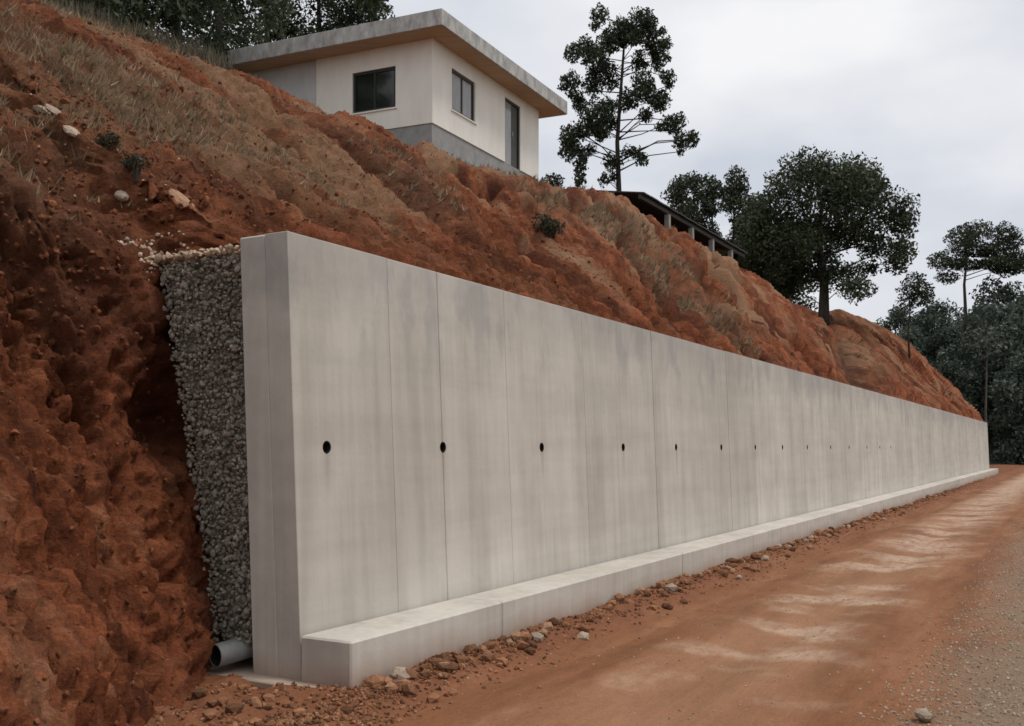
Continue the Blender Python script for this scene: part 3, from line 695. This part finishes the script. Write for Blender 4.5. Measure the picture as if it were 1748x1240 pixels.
def make_tree(name, label, loc, clumps, trunk, rad, leaf, npa, lsize, bark, seed, group=None, cat='tree', droop=.3, limbs=True, hollow=.35):
    """clumps and trunk points are relative to loc"""
    root = empty(name, loc); tag(root, label, cat, group); g = random.Random(seed)
    bm = bmesh.new(); n = len(trunk); tube_bm(bm, trunk, [rad * (1 - .82 * i / (n - 1)) + .012 for i in range(n)], 8)
    if limbs:
        for k, (x, y, z, rx, ry, rz) in enumerate(clumps):
            tz = [p for p in trunk if p[2] < z - .12 * math.hypot(x - p[0], y - p[1])] or [trunk[0]]
            p0 = Vector(tz[-1]); i = trunk.index(tz[-1]); p0r = rad * (1 - .82 * i / (n - 1))
            nx = Vector(trunk[min(i + 1, n - 1)]); p0 = p0.lerp(nx, g.uniform(0, .7)); p1 = Vector((x, y, z)); ln = (p1 - p0).length
            if ln < .25: continue
            mid = p0.lerp(p1, .5) + Vector((g.uniform(-.08, .08) * ln, g.uniform(-.08, .08) * ln, g.uniform(-.02, .12) * ln))
            r0 = min(p0r * .45, .012 + ln * .009); tube_bm(bm, [p0, mid, p1], [r0, r0 * .65, .012 + r0 * .2], 5)
    bm_obj('trunk', bm, bark, root, True)
    V, F = leaf_mesh(clumps, npa, lsize, leaf, seed, droop, hollow); np_mesh('crown', V, F, leaf, False, root); return root
def px_clumps(lst, zx, zy, scale, Y, base, depth, seed, fill=0, zk=1.0):
    """clumps measured as fractions of the tree become positions about its own base, with real depth"""
    g = random.Random(seed); out = []; k = Y / 1700.0; lst = list(lst)
    if fill:
        n0 = len(lst)
        for i in range(n0):
            for j in range(i):
                a, b = lst[i], lst[j]; dd = math.hypot(a[0] - b[0], a[1] - b[1])
                if (a[2] + b[2]) * .8 < dd < fill and g.random() < .55: q = g.uniform(.35, .65); lst.append((a[0] + (b[0] - a[0]) * q, a[1] + (b[1] - a[1]) * q + g.uniform(0, 12), min(a[2], b[2]) * .6, min(a[3], b[3]) * .5))
    for (x, y, rx, ry) in lst:
        X = ((x / scale + zx) - 874) * k; Z = 1.7 + (764 - (y / scale + zy)) * k; r1, r2 = rx / scale * k * 1.18, ry / scale * k * 1.18
        out.append((X - base[0], g.uniform(-1, 1) * depth, (Z - base[2]) * zk, r1, (r1 + r2) * .5, r2))
    return out
# tall open-crowned eucalyptus by the house
EUC = [(440,110,50,50),(370,190,60,55),(600,90,55,45),(700,110,70,60),(760,130,50,60),(560,180,80,70),(500,240,60,60),(640,180,80,50),(780,220,55,60),(860,215,40,45),(820,310,40,70),(690,350,40,45),(660,250,45,40),(280,320,50,50),(400,330,60,40),(470,380,80,60),(420,440,60,60),(530,430,50,45),(890,400,45,40),(900,450,25,30),(260,510,60,60),(330,560,40,60),(640,560,60,60),(700,520,60,55),(720,600,70,50),(800,640,60,50),(830,600,40,30),(500,660,60,50),(420,720,80,70),(510,720,60,50),(730,700,40,40),(380,800,60,60),(450,830,50,50),(390,900,40,30),(260,850,60,60),(250,930,50,60),(300,880,50,50),(930,730,50,45),(870,760,50,45),(960,850,50,45),(1000,890,35,45),(945,930,20,25),(650,930,55,35),(700,1000,35,40),(520,1030,55,45),(490,1060,30,40),(540,1080,25,25)]
B = (5.1, 47.2, 10.2)
make_tree('eucalyptus_tree', 'tall thin eucalyptus with separate dark leaf clumps beside the house', B, px_clumps(EUC, 900, 0, 3.646, 47.2, B, 1.3, 1, 150, .965),
          [(0,0,-.3), (.02,0,1.5), (.0,.05,3), (-.06,0,4.5), (-.1,.1,6), (.0,.1,7.5), (.1,0,9), (.2,.05,10.3), (.25,0,11.2)], .15, M['leaf_euc'], 160, .155, M['bark'], 11, droop=.9, hollow=.1)
B = (2.92, 46.0, 10.2)
make_tree('young_eucalyptus', 'slim sapling between the house and the tall eucalyptus', B, px_clumps([(340,1000,40,50),(330,1080,35,50),(320,1130,25,30)], 900, 0, 3.646, 46.0, B, .2, 2),
          [(0,0,-.3), (.03,0,.7), (.05,0,1.6), (.06,0,2.6)], .05, M['leaf_euc'], 75, .22, M['bark'], 12, droop=.9)
# big dark tree at the far end of the crest
BIG = [(900,160,130,90),(1000,150,100,70),(800,250,120,100),(1240,190,120,100),(1330,240,90,100),(1100,250,150,120),(1000,330,200,130),(1250,350,180,130),(1400,400,100,100),(1450,480,60,90),(1540,540,60,60),(700,400,120,120),(850,450,180,150),(650,530,120,120),(700,620,130,80),(800,600,150,110),(950,560,150,120),(1100,480,160,110),(1250,500,120,80),(1380,560,100,70),(1480,660,60,60),(1420,640,60,50),(900,720,110,60),(1000,700,120,80),(1120,760,110,80),(1150,850,90,60),(860,790,50,50),(760,740,60,40),(1330,680,50,40),(600,640,60,60)]
B = (21.3, 68.0, 10.2)
make_tree('spreading_tree', 'big dark round-crowned tree at the far end of the hill crest', B, px_clumps(BIG, 1100, 250, 3.3615, 68.0, B, 2.6, 3),
          [(0,0,-.6), (.0,0,1.0), (.05,.1,2.4), (-.1,0,4), (-.3,.2,5.5), (-.2,0,7.2), (-.1,.1,9)], .42, M['leaf_big'], 48, .25, M['bark'], 13, droop=.2, hollow=.1)
B = (28.3, 71.0, 7.3)
make_tree('small_open_tree', 'small thin tree just past the big round tree', B, px_clumps([(1540,790,55,50),(1500,840,55,45),(1600,830,50,45),(1560,880,50,40),(1490,900,50,40),(1620,870,30,30)], 1100, 250, 3.3615, 71.0, B, .9, 4),
          [(0,0,-.8), (.05,0,1), (-.05,0,2.4), (.05,0,3.6), (.1,0,4.6)], .09, M['leaf_euc'], 60, .2, M['bark'], 14)
def crown(seed, h, r, low, n, squeeze=1.0, top=1.0):
    g = random.Random(seed); out = []
    for k in range(n):
        q = (k + .5) / n; z = low + (h - low) * q; w = math.sin(math.pi * min(1, .16 + .80 * q)) ** .7 * r * (1 if q < .75 else top)
        a = g.uniform(0, 6.283); d = w * math.sqrt(g.uniform(.05, 1)); s = r * g.uniform(.24, .42) * squeeze
        out.append((math.cos(a) * d, math.sin(a) * d, z + g.uniform(-.3, .3), s * g.uniform(.8, 1.2), s, s * g.uniform(.7, 1.0)))
    return out
def straight(h, g): return [(g.uniform(-.1, .1) * (i > 0), g.uniform(-.1, .1) * (i > 0), -.6 + (h + .3) * i / 6) for i in range(7)]
g0 = random.Random(3)
mids = [('leafy tree behind the shed roof, nearest the eucalyptus', 1163, 74, 300, 1.0), ('pointed tree second from the eucalyptus behind the shed', 1190, 78, 296, .9), ('pointed tree third from the eucalyptus behind the shed', 1217, 74, 297, .9),
        ('upright tree behind the shed, fourth from the eucalyptus', 1252, 76, 293, 1.1), ('olive tree tucked between the shed trees and the big round tree', 1290, 80, 335, 1.2), ('low leafy tree under the left side of the big round tree', 1325, 76, 400, 1.3), ('low bushy tree at the end of the shed roof', 1272, 72, 372, 1.0)]
for i, (lab, px, Y, top, rr) in enumerate(mids):
    k = Y / 1700; loc = ((px - 874) * k, Y, 10.0); h = 1.7 + (764 - top) * k - 10.0
    make_tree('leafy_tree', lab, loc, crown(30 + i, h - .3, 2.2 * rr, .6, 40, .95, .55), straight(h * .9, g0), .2, M['leaf_mid'], 42, .24, M['bark'], 40 + i, 'trees behind the shed', limbs=False)
# dark trees behind the house and the crest on the near side
backs = [('dark tree showing over the crest at the roof\'s far corner', 372, 33, 21.5, 2.2, 8.6), ('dense dark tree behind the house roof, second from the crest', 455, 40, 23.5, 2.8, 9.8), ('dark leafy tree directly behind the middle of the house roof', 545, 42, 24, 2.7, 10.2),
         ('dark tree behind the roof ending where open sky begins', 640, 41, 22.8, 2.0, 10.2), ('shaded tree on the crest above the dry grass', 300, 29, 19.0, 2.0, 9.0), ('dull low tree on the near crest behind the tall grass', 205, 25.5, 16.5, 1.9, 8.9), ('leafy bush-like tree at the upper edge of the near crest', 120, 23.5, 13.5, 1.6, 8.8)]
for i, (lab, px, Y, zt, r, low) in enumerate(backs):
    k = Y / 1700; loc = ((px - 874) * k, Y, 9.2); h = zt - 9.2
    make_tree('crest_tree', lab, loc, crown(60 + i, h, r, low - 9.2 + .5, 44, 1.0), straight(h * .9, g0), .24, M['leaf_big'], 70, .17, M['bark'], 70 + i, 'trees behind the house', limbs=True)
# umbrella-crowned tree above the far woods
UMB = [(1500,800,45,30),(1560,775,40,25),(1625,800,45,30),(1650,830,25,22),(1480,830,30,22),(1540,850,80,22),(1600,860,60,22),(1425,885,35,28),(1460,900,40,20),(1520,900,50,18),(1590,905,60,20),(1660,890,60,25),(1700,880,40,22),(1430,950,35,18),(1640,920,40,20),(1690,910,30,20)]
B = (53.6, 118.0, 8.0)
make_tree('umbrella_tree', 'flat-topped open tree standing above the woods past the wall', B, px_clumps(UMB, 900, 0, 2.0, 118.0, B, 2.2, 6),
          [(0,0,-1), (0,0,5), (.2,0,9), (.0,0,13), (.3,0,16), (.2,0,18.5)], .3, M['leaf_euc'], 34, .32, M['bark'], 15)
# far woods beyond the end of the wall: one hill, trees one by one
def build_far_hill():
    n = 60; V = []; xs = np.linspace(20, 330, n); ys = np.linspace(96, 300, 40); X, Y = np.meshgrid(xs, ys, indexing='ij')
    Z = 15 * (1 - np.exp(-np.clip(Y - 100, 0, None) / 26)) * np.clip((X - 30) / 12, 0, 1) + 1.5 * fbm(X * .05, Y * .05, 1.5, 3) * np.clip((Y - 100) / 30, 0, 1) - .3
    Z = np.where(Y < 100, -.4, Z); idx = np.arange(X.size).reshape(X.shape)
    F = np.stack([idx[:-1, :-1], idx[1:, :-1], idx[1:, 1:], idx[:-1, 1:]], -1).reshape(-1, 4)
    o = np_mesh('far_hill', np.stack([X, Y, Z], -1).reshape(-1, 3), F, M['farhill'], True); tag(o, 'dark wooded hill past the end of the wall', kind='structure')
    return lambda x, y: float(15 * (1 - math.exp(-max(y - 100, 0) / 26)) * min(max((x - 30) / 12, 0), 1)) - .3
far_z = build_far_hill()
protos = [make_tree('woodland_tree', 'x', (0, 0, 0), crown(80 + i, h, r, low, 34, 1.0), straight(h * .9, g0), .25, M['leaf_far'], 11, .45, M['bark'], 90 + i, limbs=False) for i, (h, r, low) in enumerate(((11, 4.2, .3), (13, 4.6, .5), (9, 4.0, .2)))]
def copy_tree(o, parent=None):
    c = o.copy(); COL.objects.link(c); c.parent = parent
    for ch in list(o.children): copy_tree(ch, c)
    return c
LAB_W = 'dark dense tree in the woods beyond the far end of the wall'
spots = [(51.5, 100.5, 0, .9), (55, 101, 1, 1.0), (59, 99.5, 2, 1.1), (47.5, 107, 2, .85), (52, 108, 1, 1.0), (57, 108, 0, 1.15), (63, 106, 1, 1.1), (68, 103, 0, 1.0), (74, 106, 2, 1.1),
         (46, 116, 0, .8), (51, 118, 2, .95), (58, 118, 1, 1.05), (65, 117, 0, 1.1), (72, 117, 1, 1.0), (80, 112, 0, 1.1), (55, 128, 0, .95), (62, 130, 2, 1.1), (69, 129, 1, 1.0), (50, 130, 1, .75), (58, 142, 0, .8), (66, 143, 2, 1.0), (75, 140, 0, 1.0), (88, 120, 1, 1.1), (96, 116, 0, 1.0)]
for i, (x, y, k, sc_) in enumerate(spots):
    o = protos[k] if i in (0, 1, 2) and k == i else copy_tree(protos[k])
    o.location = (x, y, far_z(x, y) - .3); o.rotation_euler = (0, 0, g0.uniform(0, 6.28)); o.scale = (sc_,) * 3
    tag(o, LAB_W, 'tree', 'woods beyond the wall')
B = (42.6, 89.5, 0)
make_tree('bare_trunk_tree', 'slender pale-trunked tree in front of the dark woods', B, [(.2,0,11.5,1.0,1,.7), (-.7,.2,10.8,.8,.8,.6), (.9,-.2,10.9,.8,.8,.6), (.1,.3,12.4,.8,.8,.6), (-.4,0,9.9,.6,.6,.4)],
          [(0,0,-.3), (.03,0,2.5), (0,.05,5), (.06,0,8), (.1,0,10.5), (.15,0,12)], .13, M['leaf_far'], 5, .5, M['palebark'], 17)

# ------------------------------------------------------------------ shrubs and dry grass
def shrub(label, p, r, seed, mat='leaf_bush', n=110, ls=.09):
    loc = W_MAT @ p; g = random.Random(seed)
    cl = [(g.uniform(-.5, .5) * r, g.uniform(-.5, .5) * r, r * g.uniform(.2, .7), r * .5, r * .5, r * .4) for _ in range(6)]
    root = empty('shrub', loc); tag(root, label, 'shrub', 'low shrubs on the hillside')
    bm = bmesh.new()
    for c in cl: tube_bm(bm, [(0, 0, -.1), (c[0] * .5, c[1] * .5, c[2] * .6), c[:3]], [.018, .012, .005], 5)
    bm_obj('stem', bm, M['bark'], root); V, F = leaf_mesh(cl, n, ls, M[mat], seed); np_mesh('foliage', V, F, M[mat], False, root)
for i, (lab, s, t, r) in enumerate([('dark rounded shrub high on the near dry grass slope', 2.4, 6.4, .24), ('dull shrub on the crest below the trees', 5.9, 8.7, .26), ('small dark shrub on the bare slope above the middle of the wall', 12.3, 4.45, .42),
                                    ('dark low shrub beside the two pale rocks', .48, 2.66, .13), ('dark low shrub between the pale rocks and the long tan slab', .52, 2.33, .13)]):
    shrub(lab, hill_at(s, t)[0] + Vector((0, 0, .02)), r, 200 + i, 'leaf_bush', 1500 if r < .2 else 420, .03 if r < .2 else .06)
p_ = W_MAT.inverted() @ Vector((1.22, 33.6, 10.28)); shrub('small dark bush at the far corner of the house', p_, .62, 230, 'leaf_euc', 90, .12)

def build_grass():
    g = np.random.default_rng(31); w = HDRY.copy(); w[(HT < 1.4) | (HT > 12.5) | (HS > 40) | (HS < -4)] = 0
    ds = np.gradient(HS[:, 0])[:, None]; dt = np.abs(np.gradient(HT, axis=1)); w = np.where(w > .22, w ** 1.3, 0) * ds * dt
    near = np.clip(1.3 - HS / 26, .2, 1.3); w *= near; w = (w / w.sum()).ravel()
    nt_ = 6500; pick = g.choice(w.size, nt_, p=w); base = HP.reshape(-1, 3)[pick]; nb = 7
    base = np.repeat(base, nb, 0) + g.normal(0, .035, (nt_ * nb, 3)) * [1, 1, .2]; n = len(base)
    h = g.uniform(.05, .16, (n, 1)) * (1 + .03 * np.clip(base[:, :1], 0, 20)); d = g.normal(0, .45, (n, 3)); d[:, 2] = 1; d[:, 1] -= .35; d /= np.linalg.norm(d, axis=1, keepdims=True)
    sd = np.cross(d, g.normal(size=(n, 3))); sd /= np.linalg.norm(sd, axis=1, keepdims=True); wd = g.uniform(.005, .011, (n, 1)) * (1 + .05 * np.clip(base[:, :1], 0, 20))
    base[:, 2] -= .015
    V = np.stack([base - sd * wd, base + sd * wd, base + d * h + [0, -.02, 0]], 1).reshape(-1, 3)
    o = np_mesh('dry_grass', V, np.arange(n * 3).reshape(n, 3), M['dry']); o.matrix_world = W_MAT
    tag(o, 'thin dry straw-coloured grass on the slope', kind='stuff')
    # taller grass along the near crest
    n2 = 2600; s = g.uniform(4.5, 9.0, n2); base = []
    for q in s:
        i = int(np.argmin(np.abs(HS[:, 0] - q))); j = 105 + 185 + int(g.integers(-10, 3)); base.append(HP[i, j])
    base = np.array(base) + g.normal(0, .08, (n2, 3)) * [1, 1, .2]; h = g.uniform(.12, .5, (n2, 1)); d = g.normal(0, .22, (n2, 3)); d[:, 2] = 1
    sd = g.normal(size=(n2, 3)); sd[:, 2] = 0; sd /= np.linalg.norm(sd, axis=1, keepdims=True); wd = g.uniform(.008, .02, (n2, 1)); base[:, 2] -= .03
    V = np.stack([base - sd * wd, base + sd * wd, base + d * h], 1).reshape(-1, 3)
    o = np_mesh('crest_grass', V, np.arange(n2 * 3).reshape(n2, 3), M['crestgrass']); o.matrix_world = W_MAT; tag(o, 'tall dull grass along the near crest', kind='stuff')
build_grass()

# ------------------------------------------------------------------ loose rocks, clods and pebbles
def rock(name, label, cat, p, size, mat, seed, rot=(0, 0, 0), group=None, sub=2):
    o = bpy.data.objects.new(name, rock_mesh(name, mat, seed, sub)); COL.objects.link(o); o.matrix_world = W_MAT @ Matrix.Translation(p) @ Matrix.Rotation(rot[2], 4, 'Z') @ Matrix.Rotation(rot[1], 4, 'Y') @ Matrix.Rotation(rot[0], 4, 'X') @ Matrix.Diagonal((*size, 1))
    tag(o, label, cat, group); return o
for i, (lab, s, t, size, mt, rot) in enumerate([
        ('pale rock on the near slope, upper of two side by side', .43, 3.30, (.075, .12, .045), 'palestone', (.6, 0, .2)), ('pale rock on the near slope, lower of two side by side', .42, 3.00, (.08, .15, .05), 'palestone', (.6, 0, -.1)),
        ('long flat tan slab of rock above the gravel column', .66, 1.98, (.085, .20, .04), 'tanstone', (.66, 0, -.12)), ('small pale stone left of the two pale rocks', .40, 3.55, (.06, .10, .05), 'palestone', (.6, 0, .5)),
        ('small pale stone just under the dark low shrubs', .36, 2.45, (.06, .09, .05), 'palestone', (.6, 0, 0))]):
    hp, hn = hill_at(s, t); rock('rock', lab, 'rock', hp + hn * size[2] * .35, size, M[mt], 300 + i, rot, 'rocks on the near slope')
rock('rock', 'pale stone lying alone on the grey gravel shoulder', 'rock', W_MAT.inverted() @ Vector((2.57, 6.23, .02)), (.085, .055, .045), M['palestone'], 320, (0, 0, .6))
rock('rock', 'small white stone against the footing corner', 'rock', Vector((.12, -.56, .03)), (.06, .04, .035), M['palestone'], 321, (0, 0, .2))
gq = random.Random(77); clod_meshes = [rock_mesh('soil_clod', M['clod'], 400 + i, 1) for i in range(8)]; pale_meshes = [rock_mesh('rubble_stone', M['palestone' if i < 1 else 'tanstone'], 420 + i, 1) for i in range(4)]
ncl = 0
for k in range(270):                                      # the row of loose clods at the foot of the footing
    s = .1 + 34 * gq.random() ** 1.9; t = -.50 - abs(gq.gauss(0, .20)) - .03; sz = gq.uniform(.026, .068) * (1.5 if gq.random() < .12 else 1)
    pale = gq.random() < .22; o = bpy.data.objects.new('rubble_stone' if pale else 'soil_clod', gq.choice(pale_meshes if pale else clod_meshes)); COL.objects.link(o)
    o.matrix_world = W_MAT @ Matrix.Translation((s, t, ground_z(s, t) + sz * .35)) @ Matrix.Rotation(gq.uniform(0, 6.3), 4, 'Z') @ Matrix.Rotation(gq.uniform(-.5, .5), 4, 'X') @ Matrix.Diagonal((sz * 1.25, sz, sz * .8, 1))
    if pale: tag(o, 'pale or tan stone in the loose row of rubble along the footing', 'stone', 'pale stones along the footing')
    else: tag(o, 'red-brown clod in the loose row of rubble along the footing', 'clod', 'soil clods along the footing')
for k in range(34):                                       # clods in front of the wall's near end
    s = gq.uniform(-1.15, -.12); t = gq.uniform(-.75, .55); sz = gq.uniform(.025, .06)
    o = bpy.data.objects.new('soil_clod', gq.choice(clod_meshes)); COL.objects.link(o)
    o.matrix_world = W_MAT @ Matrix.Translation((s, t, ground_z(s, t) + sz * .3)) @ Matrix.Rotation(gq.uniform(0, 6.3), 4, 'Z') @ Matrix.Diagonal((sz * 1.3, sz, sz * .75, 1))
    tag(o, 'red-brown clod on the rough ground at the wall\'s near end', 'clod', 'soil clods at the near wall end')
pts, sz = [], []
for k in range(5200):
    s = -.9 + 50 * gq.random() ** 2; t = -.485 - abs(gq.gauss(0, .26)); pts.append((s, t, ground_z(s, t) + .004)); sz.append(gq.uniform(.006, .022))
for k in range(900):
    s = gq.uniform(-1.6, 0); t = gq.uniform(-1.1, .5); pts.append((s, t, ground_z(s, t) + .004)); sz.append(gq.uniform(.006, .022))
for k in range(1500):
    s = .3 + 45 * gq.random() ** 1.6; t = THK + .14 - abs(gq.gauss(0, .07)); pts.append((s, t, H_W + .006)); sz.append(gq.uniform(.005, .018))
o = scatter('soil_crumbs', pts, sz, M['clods'], None, 9); o.matrix_world = W_MAT; tag(o, 'loose red soil crumbs along the footing')
pts, sz = [], []
for k in range(16000):
    s = -3.5 + 26 * gq.random() ** 1.5; t = -3.7 - abs(gq.gauss(0, 1.6)) + gq.gauss(0, .12); pts.append((s, t, ground_z(s, t) + .003)); sz.append(gq.uniform(.005, .014))
for k in range(900):
    s = -2.5 + 20 * gq.random() ** 1.5; t = gq.uniform(-3.8, -.8); pts.append((s, t, ground_z(s, t) + .002)); sz.append(gq.uniform(.004, .012))
o = scatter('gravel', pts, sz, M['pebble'], None, 10); o.matrix_world = W_MAT; tag(o, 'grey road gravel scattered on the shoulder')
# clods on the cut bank and the slope
sel = np.random.default_rng(5); pts, sz = [], []
ii = np.where((HS.ravel() > -3) & (HS.ravel() < 14) & (HT.ravel() < 10) & (HZ.ravel() > .05) & ~((HS.ravel() > -.1) & (HT.ravel() < 1.7)))[0]
for q in sel.choice(ii, 7000): pts.append(HP.reshape(-1, 3)[q]); sz.append(float(sel.uniform(.006, .026) if sel.random() < .95 else sel.uniform(.026, .05)))
near = np.where((HS.ravel() > -1.8) & (HS.ravel() < 2.0) & (HP[..., 1].ravel() > 1.62) & (HP[..., 1].ravel() < 4.0))[0]
for q in sel.choice(near, 1500): pts.append(HP.reshape(-1, 3)[q]); sz.append(float(sel.uniform(.008, .03) if sel.random() < .9 else sel.uniform(.03, .055)))
o = scatter('slope_crumbs', pts, sz, M['slopecrumb'], None, 12); o.matrix_world = W_MAT; tag(o, 'loose soil crumbs lying on the cut slope')

# pale sand and stone chips spilt on the soil beside the top of the gravel
lip = np.where((HS.ravel() > -.10) & (HS.ravel() < .40) & (HP[..., 1].ravel() > 1.5) & (HP[..., 1].ravel() < 1.95) & (HP[..., 2].ravel() > 3.0))[0]
pts = [HP.reshape(-1, 3)[q] for q in sel.choice(lip, 240)]; sz = [float(sel.uniform(.006, .024)) for _ in pts]
strip = np.where((HS.ravel() > -.6) & (HS.ravel() < 1.5) & (HP[..., 1].ravel() > 2.2) & (HP[..., 1].ravel() < 4.2))[0]
for q in sel.choice(strip, 70): pts.append(HP.reshape(-1, 3)[q]); sz.append(float(sel.uniform(.005, .018)))
o = scatter('pale_chips', pts, sz, M['paledust'], None, 14); o.matrix_world = W_MAT; tag(o, 'pale stone chips spilt on the soil above the gravel')
